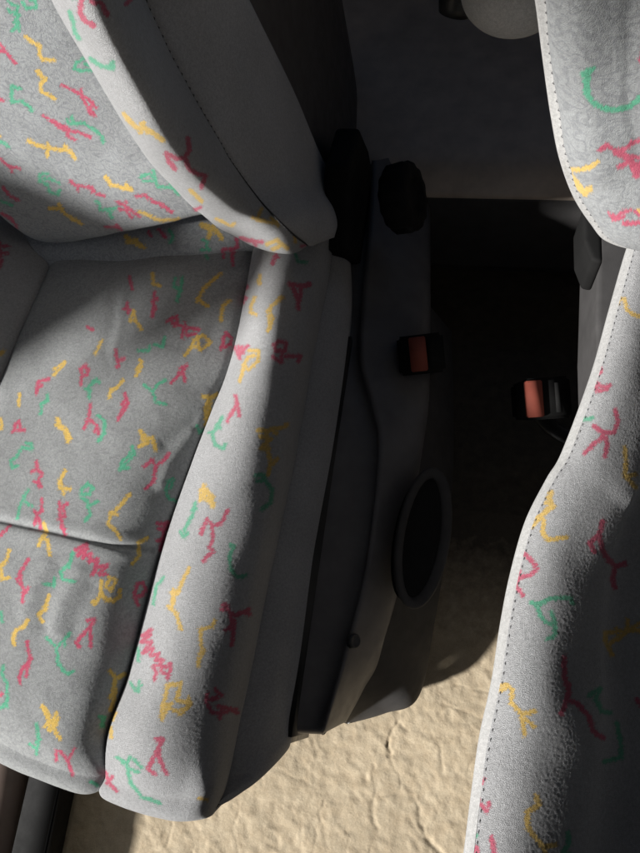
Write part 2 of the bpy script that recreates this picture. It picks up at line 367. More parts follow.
T(120, 590, S, 'bolster', [
 ('y', 4.2, [(260,0),(265,30),(290,10)], [(240,80),(275,115),(300,190)]),
 ('p', 4, [(155,195),(110,225),(150,220),(105,255),(155,255),(115,310),(165,285),(150,320),(190,315),(175,345),(210,345),(195,370),(165,375),(180,405),(170,440)], [(195,370),(225,380),(250,365),(235,440)], [(200,345),(200,400),(225,410)]),
 ('y', 4.2, [(465,150),(455,180),(395,195),(400,290),(385,375)], [(415,295),(385,350)]),
 ('p', 4.6, [(500,95),(520,70),(545,115),(570,125),(600,115),(635,95)], [(545,115),(550,180),(520,200)], [(565,150),(550,270)], [(590,110),(640,120)]),
 ('y', 4.6, [(235,470),(300,460),(290,500),(280,540),(330,560),(340,530)], [(235,470),(225,520),(205,590),(205,640)], [(300,595),(330,580),(345,550)], [(215,555),(260,590),(295,605)]),
 ('g', 2.8, [(90,285),(90,350)], [(50,455),(75,490),(105,470)], [(95,450),(90,500)]),
 ('p', 4.4, [(430,510),(425,560),(440,580)], [(470,490),(500,520)], [(440,540),(480,530)], [(450,600),(500,610),(540,590),(580,605)], [(500,590),(490,630)])])
T(40, 690, 3.048, 'bolster', [
 ('p', 5, [(355,150),(375,150),(350,200),(330,240),(350,255)], [(365,160),(362,205),(385,255)]),
 ('g', 4, [(235,205),(265,225),(275,205)], [(270,240),(300,250)], [(285,210),(310,235)], [(265,225),(275,280),(310,325),(365,345)]),
 ('y', 4, [(230,70),(222,90)], [(215,115),(218,145)]), ('p', 3.6, [(200,250),(215,290),(235,308)], [(220,265),(205,285)]),
 ('g', 3, [(290,0),(298,3)]), ('y', 3, [(485,330),(510,335)]),
 ('p', 4, [(505,40),(530,70)], [(540,50),(600,60)]), ('y', 4.4, [(370,85),(400,40)], [(425,75),(460,45)])])
T(200, 170, S, 'bolster', [('p', 3.6, [(375,415),(370,435),(355,462)], [(365,430),(385,425)]), ('g', 3, [(470,410),(480,450),(525,455)]),
 ('y', 3, [(295,520),(295,560)], [(400,620),(380,640)]), ('p', 4.5, [(440,560),(500,570),(540,560)])])
T(530, 0, 5.818, 'rback', [
 ('g', 8, [(335,415),(330,470),(330,530)]), ('g', 5.5, [(300,430),(375,400)]), ('g', 6.5, [(325,530),(360,590),(420,630),(500,640),(580,620),(640,570)])])
T(530, 120, 5.818, 'rback', [
 ('p', 5, [(405,175),(450,145),(490,180),(560,165),(600,130),(640,120)]), ('p', 8, [(500,185),(550,210),(590,220)], [(560,210),(590,250),(620,320)]), ('p', 5, [(590,210),(640,225)], [(560,250),(515,275)]),
 ('p', 7, [(600,260),(640,260),(620,320)]),
 ('y', 6, [(220,290),(290,290),(350,275)]), ('y', 4, [(350,275),(395,240)]), ('y', 7, [(240,325),(290,395),(320,430)]), ('y', 8, [(320,425),(345,400)]),
 ('p', 4, [(460,545),(500,570),(530,540),(590,525),(640,545)], [(480,580),(540,565)]), ('p', 5.5, [(545,600),(640,600)])])
T(530, 250, 5.818, 'rseat', [
 ('y', 4.6, [(430,355),(455,330),(510,310),(520,285),(550,285),(560,345),(600,375),(660,395)], [(455,290),(450,340)]),
 ('p', 5, [(325,655),(310,690),(375,715),(410,710)], [(375,715),(375,760),(340,780)], [(370,765),(420,800),(460,790)], [(410,690),(400,715)])])
T(500, 380, 4.571, 'rseat', [
 ('p', 4.6, [(405,10),(430,15),(445,50),(490,40)]), ('g', 4, [(350,80),(325,130)]), ('g', 4.4, [(305,160),(350,185),(420,175)]), ('g', 8, [(290,210),(295,222)]),
 ('p', 5, [(525,140),(540,190),(520,240),(470,240),(430,210)], [(480,240),(460,270),(430,290),(385,335)], [(470,240),(490,290),(480,350)]),
 ('y', 5, [(570,310),(575,370),(570,440),(620,490)], [(575,440),(620,430)]),
 ('y', 5.5, [(195,510),(235,515),(220,540)], [(225,540),(240,575),(190,620),(150,640)])])
T(480, 500, 4, 'rseat', [
 ('y', 5, [(265,10),(295,25),(270,40)], [(275,30),(240,70),(205,105)], [(255,80),(250,130),(270,160),(345,150)]),
 ('p', 5, [(175,165),(160,200),(200,235),(228,275),(200,300),(155,310),(145,345),(170,380)], [(150,260),(160,310)]),
 ('g', 5, [(205,410),(240,415),(280,395),(360,390),(370,415)], [(225,420),(240,460),(265,490),(300,500),(300,540),(270,555)], [(285,450),(300,490)]),
 ('p', 6, [(490,85),(480,130),(440,170),(455,205)], [(480,150),(490,200),(510,235),(540,265),(580,255)], [(540,270),(530,320),(540,350)]),
 ('y', 5, [(640,495),(580,525),(500,530),(500,560),(530,620)], [(545,515),(550,540)])])
T(450, 640, 3.368, 'rseat', [
 ('y', 5, [(150,95),(145,160),(190,150),(210,170),(205,210),(240,250),(250,320)], [(240,250),(285,240)], [(245,265),(285,290)], [(145,175),(190,160)]),
 ('p', 6, [(385,60),(385,120),(400,180),(375,250)], [(400,150),(395,200),(430,215),(465,255),(485,310),(515,330)]),
 ('g', 5, [(470,185),(505,165),(490,200),(510,240),(540,245)], [(560,280),(575,340),(575,395),(520,410)]),
 ('p', 4.6, [(80,440),(100,480),(80,500),(100,550),(125,580),(130,550)], [(85,500),(115,470)]),
 ('g', 4.5, [(55,640),(75,670),(88,660)]), ('y', 6, [(290,525),(300,555),(260,580),(260,630),(300,680),(320,717)], [(320,695),(355,690)]),
 ('p', 6, [(140,665),(150,717)], [(88,700),(90,720)])])
# the same kind of marks beyond the picture's edges
def scatter(part, x0, x1, y0, y1, step, wd, inside):
    k = 0; y = y0
    while y < y1:
        x = x0 + (k % 2) * step / 2
        while x < x1:
            jx, jy = x + random.uniform(-.25, .25) * step, y + random.uniform(-.25, .25) * step
            if not inside(jx, jy):
                a = random.uniform(0, 6.28); L = step * .17; p = [(jx, jy)]
                for _ in range(4):
                    a += random.uniform(-1.1, 1.1); p.append((p[-1][0] + L * cos(a), p[-1][1] + L * sin(a)))
                b = a + 2
                MARKS.append((part, random.choice((PINK, YEL, GRN)), wd, [p, [p[2], (p[2][0] + L * cos(b), p[2][1] + L * sin(b))]]))
            x += step
        y += step * .8; k += 1
frame = lambda x, y: -8 < x < 648 and -8 < y < 861
scatter('seat', -260, 10, 250, 800, 42, 3.6, frame); scatter('leftbol', -330, 30, 200, 800, 42, 3.6, lambda x, y: x > 5)
scatter('face', -320, 150, -160, 260, 40, 3.4, frame); scatter('kbol', 0, 260, -170, 0, 50, 5, frame)
scatter('rseat', 420, 980, 180, 1150, 62, 5, frame); scatter('rback', 500, 1000, -300, 300, 70, 6, frame)

def dye_for(part, G):
    X, Y = project(G); D = np.zeros(G.shape[:2] + (4,))
    jit = rng.normal(0, .65, G.shape[:2])
    wob = value_noise(X, Y, 2.6, 5) * .5
    for p, c, wd, strokes in MARKS:
        if p != part: continue
        A = np.array([q for s_ in strokes for q in s_]); x0, y0 = A.min(0) - 8; x1, y1 = A.max(0) + 8
        m = (X > x0) & (X < x1) & (Y > y0) & (Y < y1)
        if not m.any(): continue
        xs, ys = X[m], Y[m]; d = np.full(xs.shape, 1e9)
        for s_ in strokes:
            if len(s_) > 1: d = np.minimum(d, seg_dist(xs, ys, s_))
        a = np.clip(1.0 - (d + jit[m] + wob[m] - wd * .40 + .3) / 1.4 + .05, 0, 1) * .80
        old = D[m]; k = a > old[:, 3]
        old[k, :3] = c; old[k, 3] = a[k]; D[m] = old
    return D

def panel(name, ctrl, mat, parent, part=None, res=.0011, dips=(), dip=(.004, .005), creases=(), label=None, lump=.0):
    G = dense(ctrl, res)
    X, Y = project(G)
    n, _ = facing(G)
    if dips: G = seam_dip(G, dips, *dip)
    for pts, wd, amp in creases:
        G = G + n * (.27 * amp * np.exp(-(seg_dist(X, Y, pts) / wd)**2))[..., None]
    if lump:
        G = G + n * (lump * (value_noise(G[..., 0] + G[..., 2], G[..., 1], .045, 11) + .5 * value_noise(G[..., 0], G[..., 1] + G[..., 2], .02, 12)))[..., None]
    D = dye_for(part, G) if part else None
    if part: G = G + n * rng.normal(0, .00005, G.shape[:2])[..., None]       # standing pile of the velour
    o = link(name, grid_mesh(name, G, D), mat, parent, label)
    return o, G
def stitches(G, rowcol, length=.0042, gap=.0032, rad=.00055, lift=.0004, off=0):
    """a row of little thread stitches lying along one line of a panel"""
    n, _ = facing(G)
    P = G[:, rowcol] if off == 0 else G[:, rowcol]; Nn = n[:, rowcol]
    s = np.concatenate([[0], np.cumsum(np.linalg.norm(np.diff(P, axis=0), axis=1))])
    bm = bmesh.new(); q = 0.0
    at = lambda v, A: np.array([np.interp(v, s, A[:, k]) for k in range(3)])
    while q + length < s[-1]:
        a, b, nn = at(q, P), at(q + length, P), at(q + length / 2, Nn)
        a = a + nn * (lift - .0004); b = b + nn * (lift - .0004); mid_ = (a + b) / 2 + nn * .0008
        d = Vector(b - a).normalized(); side = d.cross(Vector(nn)).normalized(); upv = Vector(nn)
        rings = []
        for c, r in ((a, .3), (mid_, 1), (b, .3)):
            rings.append([bm.verts.new(Vector(c) + (side * cos(t) + upv * sin(t)) * rad * r) for t in (0, 1.05, 2.1, 3.14, 4.19, 5.24)])
        for r0, r1 in zip(rings[:-1], rings[1:]):
            for i in range(6): bm.faces.new((r0[i], r0[(i + 1) % 6], r1[(i + 1) % 6], r1[i]))
        q += length + gap * random.uniform(.85, 1.2)
    me = bpy.data.meshes.new('stitching'); bm.to_mesh(me); bm.free(); return me
def prism(pts, depth, bevel=.002, segs=3):
    """a plate with the outline pts, going back by the vector depth, edges rounded"""
    bm = bmesh.new(); a = [bm.verts.new(Vector(p)) for p in pts]; b = [bm.verts.new(Vector(p) + Vector(depth)) for p in pts]
    n = len(pts); bm.faces.new(a); bm.faces.new(b[::-1])
    for i in range(n): bm.faces.new((a[i], b[i], b[(i + 1) % n], a[(i + 1) % n]))
    bmesh.ops.recalc_face_normals(bm, faces=bm.faces)
    if bevel: bmesh.ops.bevel(bm, geom=list(bm.edges), offset=bevel, segments=segs, profile=.6, affect='EDGES', clamp_overlap=True)
    me = bpy.data.meshes.new('plate'); bm.to_mesh(me); bm.free(); return me
def rbox(c, size, rot=(0, 0, 0), bevel=.003, segs=3, taper=1.0):
    bm = bmesh.new(); bmesh.ops.create_cube(bm, size=1)
    for v in bm.verts:
        k = taper if v.co.z < 0 else 1; v.co = Vector((v.co.x * size[0] * k, v.co.y * size[1] * k, v.co.z * size[2]))
    bmesh.ops.bevel(bm, geom=list(bm.edges), offset=bevel, segments=segs, affect='EDGES', clamp_overlap=True)
    from mathutils import Euler
    bmesh.ops.transform(bm, matrix=Matrix.Translation(Vector(c)) @ Euler(rot).to_matrix().to_4x4(), verts=bm.verts)
    me = bpy.data.meshes.new('box'); bm.to_mesh(me); bm.free(); return me
def tube(pts, r, n=12, flat=1.0, closed=False):
    pts = [Vector(p) for p in pts]; bm = bmesh.new(); rings = []; N_ = len(pts); prev = None
    for i, p in enumerate(pts):
        if closed: d = (pts[(i + 1) % N_] - pts[i - 1]).normalized()
        else: d = (pts[min(i + 1, N_ - 1)] - pts[max(i - 1, 0)]).normalized()
        ref = Vector((0, 0, 1)) if abs(d.z) < .9 else Vector((0, 1, 0))
        if prev is not None: ref = prev
        s = d.cross(ref).normalized(); u = s.cross(d).normalized(); prev = u
        rr = r[i] if isinstance(r, (list, tuple)) else r
        rings.append([bm.verts.new(p + (s * cos(2 * pi * k / n) + u * sin(2 * pi * k / n) * flat) * rr) for k in range(n)])
    rng_ = range(N_) if closed else range(N_ - 1)
    for i in rng_:
        a, b = rings[i], rings[(i + 1) % N_]
        for k in range(n): bm.faces.new((a[k], a[(k + 1) % n], b[(k + 1) % n], b[k]))
    if not closed: bm.faces.new(rings[0][::-1]); bm.faces.new(rings[-1])
    bmesh.ops.recalc_face_normals(bm, faces=bm.faces)
    me = bpy.data.meshes.new('tube'); bm.to_mesh(me); bm.free(); return me
def lathe(profile, center, axis, n=48, scallop=0, lobes=12):
    """profile [(r, h)] turned about axis"""
    q = Vector(axis).to_track_quat('Z', 'Y'); bm = bmesh.new(); rings = []
    for r, h in profile:
        rings.append([bm.verts.new(Vector(center) + q @ Vector(((r * (1 + scallop * cos(lobes * a))) * cos(a), (r * (1 + scallop * cos(lobes * a))) * sin(a), h)))
                      for a in [2 * pi * k / n for k in range(n)]])
    for a, b in zip(rings[:-1], rings[1:]):
        for k in range(n): bm.faces.new((a[k], a[(k + 1) % n], b[(k + 1) % n], b[k]))
    bm.faces.new(rings[0][::-1]); bm.faces.new(rings[-1])
    bmesh.ops.recalc_face_normals(bm, faces=bm.faces)
    me = bpy.data.meshes.new('turned'); bm.to_mesh(me); bm.free(); return me

# ------------------------------------------------------------------ the setting: floor, step behind the seats, body shell overhead
def carpet_mat(name, c1, c2, rear_shade=None):
    m, t, b = new_mat(name)
    a = noise(t, 60, 5, .65); f = noise(t, 700, 3, .7); bgn = noise(t, 9, 3, .6)
    c = mixc(t, ramp(t, a.outputs[0], .35, .68, 0, 1), (*c1, 1), (*c2, 1))
    if rear_shade:        # shade towards the rear, painted into the colour
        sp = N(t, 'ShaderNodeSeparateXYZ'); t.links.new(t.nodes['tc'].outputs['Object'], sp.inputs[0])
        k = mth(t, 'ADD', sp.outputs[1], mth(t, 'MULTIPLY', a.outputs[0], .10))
        c = mixc(t, ramp(t, k, .13, .27, 0, 1), c, (*rear_shade, 1))
    v = mth(t, 'MULTIPLY', ramp(t, f.outputs[0], .3, .7, .86, 1.1), ramp(t, bgn.outputs[0], .3, .7, .88, 1.08))
    h = N(t, 'ShaderNodeVectorMath'); h.operation = 'SCALE'; t.links.new(c, h.inputs[0]); t.links.new(v, h.inputs['Scale'])
    t.links.new(h.outputs[0], b.inputs['Base Color']); b.inputs['Roughness'].default_value = .85; b.inputs['Specular IOR Level'].default_value = .2
    g = noise(t, 260, 4, .65); bp = N(t, 'ShaderNodeBump'); bp.inputs['Strength'].default_value = .4; bp.inputs['Distance'].default_value = .0016
    t.links.new(g.outputs[0], bp.inputs['Height']); t.links.new(bp.outputs[0], b.inputs['Normal'])
    return m
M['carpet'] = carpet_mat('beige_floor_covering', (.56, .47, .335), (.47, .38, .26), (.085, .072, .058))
M['carpet_shaded'] = carpet_mat('shaded_floor_covering', (.085, .072, .058), (.06, .052, .042))  # same covering in a darker colour, imitating the shade at the rear
def floor_grid(x0, x1, y0, y1, res, amp, z0=0, cracks=()):
    xs, ys = np.meshgrid(np.arange(x0, x1, res), np.arange(y0, y1, res))
    wx = xs + .004 * value_noise(xs, ys, .02, 31); wy = ys + .004 * value_noise(xs, ys, .02, 32)
    z = .5 * value_noise(wx, wy, .016, 1) + .5 * value_noise(wx, wy, .0075, 2) + .12 * value_noise(wx, wy, .0035, 3)
    ri = np.abs(value_noise(wx, wy, .028, 4)); mask = np.clip(value_noise(wx, wy, .07, 6) * 2 + .2, 0, 1)
    z = z * amp + amp * 1.2 * value_noise(xs, ys, .09, 7) - amp * .5 * np.exp(-(ri / .10)**2) * mask
    G = np.stack([xs, ys, z + z0], axis=-1)
    X, Y = project(G)
    for pts, wd, a in cracks: G[..., 2] -= .6 * a * np.exp(-(seg_dist(X + 3 * value_noise(xs, ys, .009, 8), Y, pts) / (1.5 * wd))**2) * (.6 + .4 * value_noise(xs, ys, .01, 9))
    return G
cracks = [([(400,700),(398,712),(392,735),(388,755)], 1.4, .004), ([(414,797),(420,818),(428,836),(440,853),(450,870)], 1.6, .004),
          ([(372,765),(376,790),(370,815),(380,830)], 1.6, .0025), ([(325,800),(318,830),(312,853)], 1.2, .0018), ([(352,830),(350,832)], 2, .003),
          ([(364,776),(365,778)], 2.4, .004), ([(398,722),(406,730),(410,726)], 1.6, .003), ([(340,690),(398,712)], 1.2, .001)]
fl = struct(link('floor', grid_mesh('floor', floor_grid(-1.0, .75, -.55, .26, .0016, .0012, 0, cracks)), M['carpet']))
struct(link('rear_floor', grid_mesh('rear_floor', floor_grid(-1.0, .95, .258, .70, .003, .0016, -.001)), M['carpet_shaded']))
# moulded step that closes the rear floor, its riser coloured dark to imitate shade
prof0 = [(.668, -.01), (.668, .01), (.660, .016), (.662, .05), (.662, .12), (.664, .174), (.672, .176)]
G = np.array([[(x, y, z) for y, z in prof0] for x in np.linspace(-1.05, 1.0, 6)])
struct(link('rear_riser', grid_mesh('rear_riser', dense(G, .008)), M['skirt']))
prof = [(.668, .172), (.662, .176), (.665, .180), (.674, .186), (.692, .198), (.72, .204), (.80, .206), (1.0, .208), (1.25, .212), (1.33, .225), (1.36, .28), (1.38, .5), (1.39, .70)]
G = np.array([[(x, y, z) for y, z in prof] for x in np.linspace(-1.05, 1.0, 6)])
struct(link('rear_step', grid_mesh('rear_step', dense(G, .008)), M['rear']))

# ------------------------------------------------------------------ LEFT SEAT
seatL = empty('car_seat', (-.28, .18, 0), 'grey velour seat on the left with its wide squiggle-patterned cushion and backrest in view', 'car seat')
zs = .335
ins = [
 [PZ(-110,690,.29)+(0,.03,-.18), PZ(0,748,.30)+(0,.03,-.18), PZ(60,772,.30)+(0,.03,-.18), PZ(107,787,.30)+(0,.03,-.18)],
 [PZ(-110,690,.295), PZ(0,748,.305), PZ(60,773,.305), PZ(107,787,.30)],
 [PZ(-104,676,.325), PZ(2,735,.335), PZ(58,760,.335), PZ(106,775,.325)],
 [PZ(-90,640,.338), PZ(10,700,.348), PZ(68,725,.346), PZ(110,730,.323)],
 [PZ(-75,590,.338), PZ(30,630,.352), PZ(90,650,.350), PZ(133,665,.323)],
 [PZ(-50,510,.336), PZ(50,538,.350), PZ(110,545,.350), PZ(163,550,.323)],
 [PZ(-15,420,.332), PZ(80,430,.345), PZ(140,438,.346), PZ(198,450,.323)],
 [PZ(15,345,.330), PZ(105,345,.340), PZ(165,345,.343), PZ(232,360,.323)],
 [PZ(42,285,.328), PZ(120,282,.335), PZ(180,280,.338), PZ(247,292,.322)],
 [PZ(52,258,.325), PZ(130,255,.328), PZ(190,252,.330), PZ(252,258,.328)],
 [PZ(60,225,.315), PZ(140,222,.315), PZ(200,220,.315), PZ(258,225,.315)]]
wr = [([(0,521),(60,534),(112,546),(150,551)], 3.2, -.0115), ([(0,531),(60,545),(112,556),(140,559)], 6, .0025), ([(0,512),(60,524),(112,536),(150,541)], 6, .0025),
      ([(46,625),(52,596),(64,572)], 7, -.005), ([(60,630),(68,600),(82,573)], 8, .007), ([(76,634),(84,606),(94,588)], 7, -.004), ([(30,612),(40,585),(52,566)], 8, .005),
      ([(245,285),(222,292),(205,302),(190,320)], 6, -.006), ([(236,302),(215,312),(203,330),(198,350)], 6, .005), ([(250,270),(225,275),(205,285)], 5, .004),
      ([(190,435),(178,450),(168,465),(160,485)], 6, .004), ([(205,410),(190,425),(165,445)], 7, -.004), ([(205,395),(185,405),(160,418)], 7, .003),
      ([(118,300),(116,330),(108,352)], 6, -.004), ([(126,300),(122,335),(116,360)], 5, .004), ([(150,320),(170,345),(190,352)], 6, -.003),
      ([(240,340),(222,375),(205,410),(190,455),(180,490)], 7, .003), ([(128,670),(120,700),(112,735)], 7, .002)]
panel('seat_cushion', ins, M['cushion'], seatL, 'seat', .00095, ('c1', 'c0'), (.007, .007), wr, lump=.0011)
bol = [
 [PZ(107,787,.30)+(0,.03,-.18), PZ(140,803,.31)+(0,.03,-.18), PZ(178,812,.31)+(0,.03,-.18), PZ(205,812,.30)+(0,.03,-.18), PZ(217,807,.29)+(0,.03,-.15)],
 [PZ(107,787,.30), PZ(140,801,.305), PZ(178,812,.31), PZ(205,811,.30), PZ(217,806,.285)],
 [PZ(106,775,.325), PZ(140,785,.345), PZ(180,792,.340), PZ(210,788,.328), PZ(223,783,.258)],
 [PZ(110,730,.323), PZ(145,735,.362), PZ(192,742,.350), PZ(219,742,.324), PZ(233,740,.262)],
 [PZ(133,665,.323), PZ(167,665,.365), PZ(213,667,.354), PZ(237,667,.326), PZ(249,665,.262)],
 [PZ(163,550,.323), PZ(198,552,.365), PZ(245,552,.354), PZ(263,552,.326), PZ(272,550,.262)],
 [PZ(198,450,.323), PZ(230,450,.365), PZ(268,450,.354), PZ(285,450,.326), PZ(294,450,.262)],
 [PZ(232,360,.323), PZ(257,360,.365), PZ(285,360,.354), PZ(301,358,.326), PZ(310,356,.262)],
 [PZ(247,292,.322), PZ(266,290,.359), PZ(292,292,.350), PZ(312,292,.323), PZ(324,292,.262)],
 [PZ(254,250,.328), PZ(272,245,.352), PZ(298,245,.346), PZ(318,246,.322), PZ(331,248,.262)],
 [PZ(262,215,.318), PZ(280,212,.33), PZ(304,212,.34), PZ(325,212,.32), PZ(338,215,.295)]]
_, GB = panel('side_bolster', bol, M['bolster'], seatL, 'bolster', .0009, ('c0', 'c1'), (.005, .004), lump=.0007)
link('stitching', stitches(GB, -4, .003, .0030, .0005), M['thread'], seatL)
def cord(G, k, r_): link('seam_cord', tube([tuple(p) for p in G[::6, k]], r_, 6), M['thread'], seatL)
cord(GB, 0, .0009); cord(GB, -1, .0008)
lb = []
for k in range(1, len(ins)):
    e = ins[k][0]
    lb.append([e, e + (-.03, 0, .022), e + (-.075, 0, .036), e + (-.12, 0, .005), e + (-.135, 0, -.08)])
lb.insert(0, [p + (0, .03, -.12) for p in lb[0]])
panel('side_bolster', lb, M['bolster'], seatL, 'leftbol', .0016, ('c0',), (.005, .004))
sidep = []
edge_px = [(286,745,.17), (288,740,.20), (293,710,.195), (301,650,.20), (314,550,.20), (332,450,.20), (345,360,.20), (350,300,.20), (347,245,.20), (343,205,.20)]
for row, (ex, ey, ez) in zip(bol[1:], edge_px[0:]):
    a = row[4]; b = PZ(ex, ey, ez); mid_ = (a + b) / 2 + np.array([.006, 0, .006])
    sidep.append([a, mid_, b, b + (-.012, 0, -.03)])
sidep.insert(0, [p + (-.01, .03, -.06) for p in sidep[0]])
panel('side_panel', sidep, M['cloth'], seatL, None, .0025, ('c0',), (.003, .004), label='plain grey-brown cloth side panel')

# backrest: face, tuck, bolster, side, rear shell
face = [
 [PY(-200,235,.50), PY(-60,180,.47)+(0,.03,0), PY(42,236,.46)+(0,.03,-.0), PY(125,226,.46)+(0,.03,0), PY(215,206,.46)+(0,.03,0), PY(262,195,.47)+(0,.03,0)],
 [PY(-190,225,.46), PY(-60,185,.435), PY(40,241,.435), PY(125,231,.435), PY(207,214,.437), PY(250,206,.45)],
 [PY(-180,205,.45), PY(-60,165,.43), PY(30,215,.428), PY(115,205,.43), PY(195,193,.437), PY(235,188,.45)],
 [PY(-170,130,.45), PY(-60,110,.44), PY(20,130,.437), PY(90,130,.44), PY(150,130,.446), PY(190,130,.455)],
 [PY(-150,50,.45), PY(-60,50,.443), PY(10,50,.442), PY(55,50,.445), PY(95,50,.45), PY(135,50,.458)],
 [PY(-130,-30,.46), PY(-60,-30,.45), PY(0,-30,.448), PY(35,-30,.45), PY(65,-30,.455), PY(100,-30,.46)],
 [PY(-120,-130,.47), PY(-60,-130,.46), PY(-10,-130,.458), PY(15,-130,.46), PY(40,-130,.465), PY(70,-130,.47)]]
panel('backrest', face, M['back'], seatL, 'face', .0012, lump=.0012)
tuck = [
 [PZ(-60,300,.30), PZ(40,285,.31), PZ(130,268,.315), PZ(200,262,.315), PZ(262,255,.315)],
 [PZ(-60,262,.345), PZ(45,264,.33), PZ(130,262,.336), PZ(200,254,.340), PZ(262,243,.342)],
 [PZ(-60,235,.355), PZ(42,245,.345), PZ(130,240,.350), PZ(200,232,.352), PZ(265,222,.355)],
 [PZ(-60,200,.35), PZ(40,212,.35), PZ(130,208,.352), PZ(200,200,.355), PZ(270,190,.36)]]
panel('lower_back', tuck, M['back'], seatL, 'tuck', .0011)
kb = [
 [PZ(262,230,.36), PZ(275,245,.365), PZ(292,248,.37), PZ(306,243,.37)],
 [PZ(259,236,.385), PZ(262,246,.39), PZ(286,250,.395), PZ(306,244,.385)],
 [PX(242,215,-.245), PX(232,232,-.245), PZ(258,229,.442), PX(280,222,-.172)],
 [PX(222,190,-.255), PX(205,213,-.25), PZ(228,204,.500), PX(250,188,-.196)],
 [PX(185,140,-.26), PX(158,165,-.255), PZ(182,155,.60), PX(213,133,-.212)],
 [PX(140,65,-.265), PX(110,92,-.262), PZ(140,88,.685), PX(178,70,-.224)],
 [PX(90,-25,-.27), PX(58,0,-.268), PZ(97,5,.752), PX(143,0,-.234)],
 [PX(40,-125,-.275), PX(10,-95,-.272), PZ(70,-80,.79), PX(110,-75,-.24)]]
_, GK = panel('backrest_bolster', kb, M['bolster'], seatL, 'kbol', .0009, ('c1',), (.003, .004), lump=.0008)
link('stitching', stitches(GK, -4, .003, .0030, .0005), M['thread'], seatL); cord(GK, -1, .0010)
Crow = [PX(332,236,-.158), PX(338,218,-.158), PX(345,205,-.16), PX(341,190,-.168), PX(320,160,-.178), PX(292,95,-.19), PX(255,20,-.198), PX(215,-60,-.205)]
bs = []
for a, c in zip([r[3] for r in kb], Crow):
    m1 = a * .6 + c * .4 + np.array([.010, 0, .003])
    bs.append([a, m1, c, c + (-.02, .01, -.01)])
panel('backrest_side', bs, M['cloth'], seatL, None, .0025, ('c0',), (.003, .004), label='plain dark grey cloth side of the backrest')
shell = [[c + (-.004, 0, 0), PX(x, y, xx), PX(x, y, xx) + (-.05, .02, 0)] for c, (x, y, xx) in zip(Crow[2:], [(352,212,-.15), (355,185,-.158), (361,140,-.168), (356,85,-.18), (345,20,-.188), (330,-60,-.195)])]
panel('backrest_shell', shell, M['trim2'], seatL, None, .004, label='black plastic rear shell of the backrest')

# moulded side trim with adjuster
tr = [  # seam | recess | facet edge | outer | lower lip     front -> back
 [PZ(284,734,.19), PZ(322,735,.17), PZ(326,732,.168), PZ(345,722,.11), PZ(345,723,.09)],
 [PZ(287,715,.21), PZ(328,712,.185), PZ(332,709,.186), PZ(362,690,.125), PZ(363,691,.10)],
 [PZ(296,655,.212), PZ(345,650,.188), PZ(350,648,.190), PZ(380,652,.14), PZ(382,653,.11)],
 [PZ(312,560,.214), PZ(366,560,.188), PZ(372,559,.190), PZ(402,560,.15), PZ(404,561,.12)],
 [PZ(330,450,.216), PZ(378,450,.190), PZ(384,448,.192), PZ(420,445,.16), PZ(422,446,.12)],
 [PZ(336,415,.216), PZ(372,408,.192), PZ(378,405,.194), PZ(425,400,.165), PZ(427,400,.12)],
 [PZ(343,360,.216), PZ(362,360,.200), PZ(366,359,.202), PZ(425,350,.17), PZ(428,350,.12)],
 [PZ(348,300,.216), PZ(364,300,.205), PZ(368,299,.208), PZ(425,290,.17), PZ(430,290,.12)],
 [PZ(345,240,.216), PZ(368,235,.21), PZ(374,234,.212), PZ(425,225,.17), PZ(430,225,.12)],
 [PZ(345,170,.21), PZ(372,160,.21), PZ(378,160,.21), PZ(425,150,.17), PZ(430,150,.12)]]
tr = [[r[0] + (-.003, 0, -.014), r[1] + (-.002, 0, -.008), r[1], r[2], r[3], r[4]] for r in tr]
tr.insert(0, [p + (0, .015, -.09) for p in tr[0]])
trim, _ = panel('side_trim', tr, M['trim'], seatL, None, .0025, label='charcoal plastic side trim with rounded edge')
low = [  # lower skirt down to the floor
 [PZ(342,722,.115), PZ(347,724,.06), PZ(347,724,.03)],
 [PZ(362,690,.12), PZ(383,712,.06), PZ(384,712,.03)],
 [PZ(380,650,.14), PZ(416,694,.06), PZ(416,694,.03)],
 [PZ(398,590,.14), PZ(432,622,.06), PZ(432,622,.03)],
 [PZ(415,480,.15), PZ(446,530,.06), PZ(446,530,.03)],
 [PZ(422,400,.16), PZ(452,440,.06), PZ(452,440,.03)],
 [PZ(425,300,.16), PZ(450,330,.06), PZ(450,330,.03)]]
panel('base_skirt', low, M['skirt'], seatL, None, .003)
sub('screw', lathe([(.0078,-.006),(.0078,.0008),(.0068,.0018),(.0056,.0018),(.0050,.0002),(.0012,.0002)], PZ(355,641,.1935), (.75, .05, .66), 24), M['trim2'], trim)
# adjuster ring around its dark recess
def ring_pts(cx, cy, rx, ry, tilt, z0, dz, n=40):
    out = []
    for k in range(n):
        a = 2 * pi * k / n; u, v = rx * cos(a), ry * sin(a)
        x = cx + u * cos(tilt) - v * sin(tilt); y = cy + u * sin(tilt) + v * cos(tilt)
        out.append(PZ(x, y, z0 - dz * u / rx))
    return out
link('adjuster_ring', tube(ring_pts(422, 538, 22, 66, .16, .176, .02), .0075, 12, .6, True), M['skirt'], seatL)
link('adjuster_recess', prism([p for p in ring_pts(420, 538, 19, 62, .16, .176, .014)], (-.01, 0, -.012), .001), M['matte'], seatL)
kc = PZ(404, 198, .285)
link('recliner_knob', lathe([(.010,-.02),(.036,-.018),(.041,-.012),(.042,.008),(.038,.015),(.022,.017),(.018,.012),(.004,.012)], kc, (.93, -.05, .35), 72, .035, 12), M['matte'], seatL)
link('hinge_cover', prism([PX(x, y, -.135) for x, y in [(350,165),(360,128),(369,150),(377,200),(376,245),(363,268),(348,250)]], (-.03, 0, 0), .006), M['matte'], seatL)
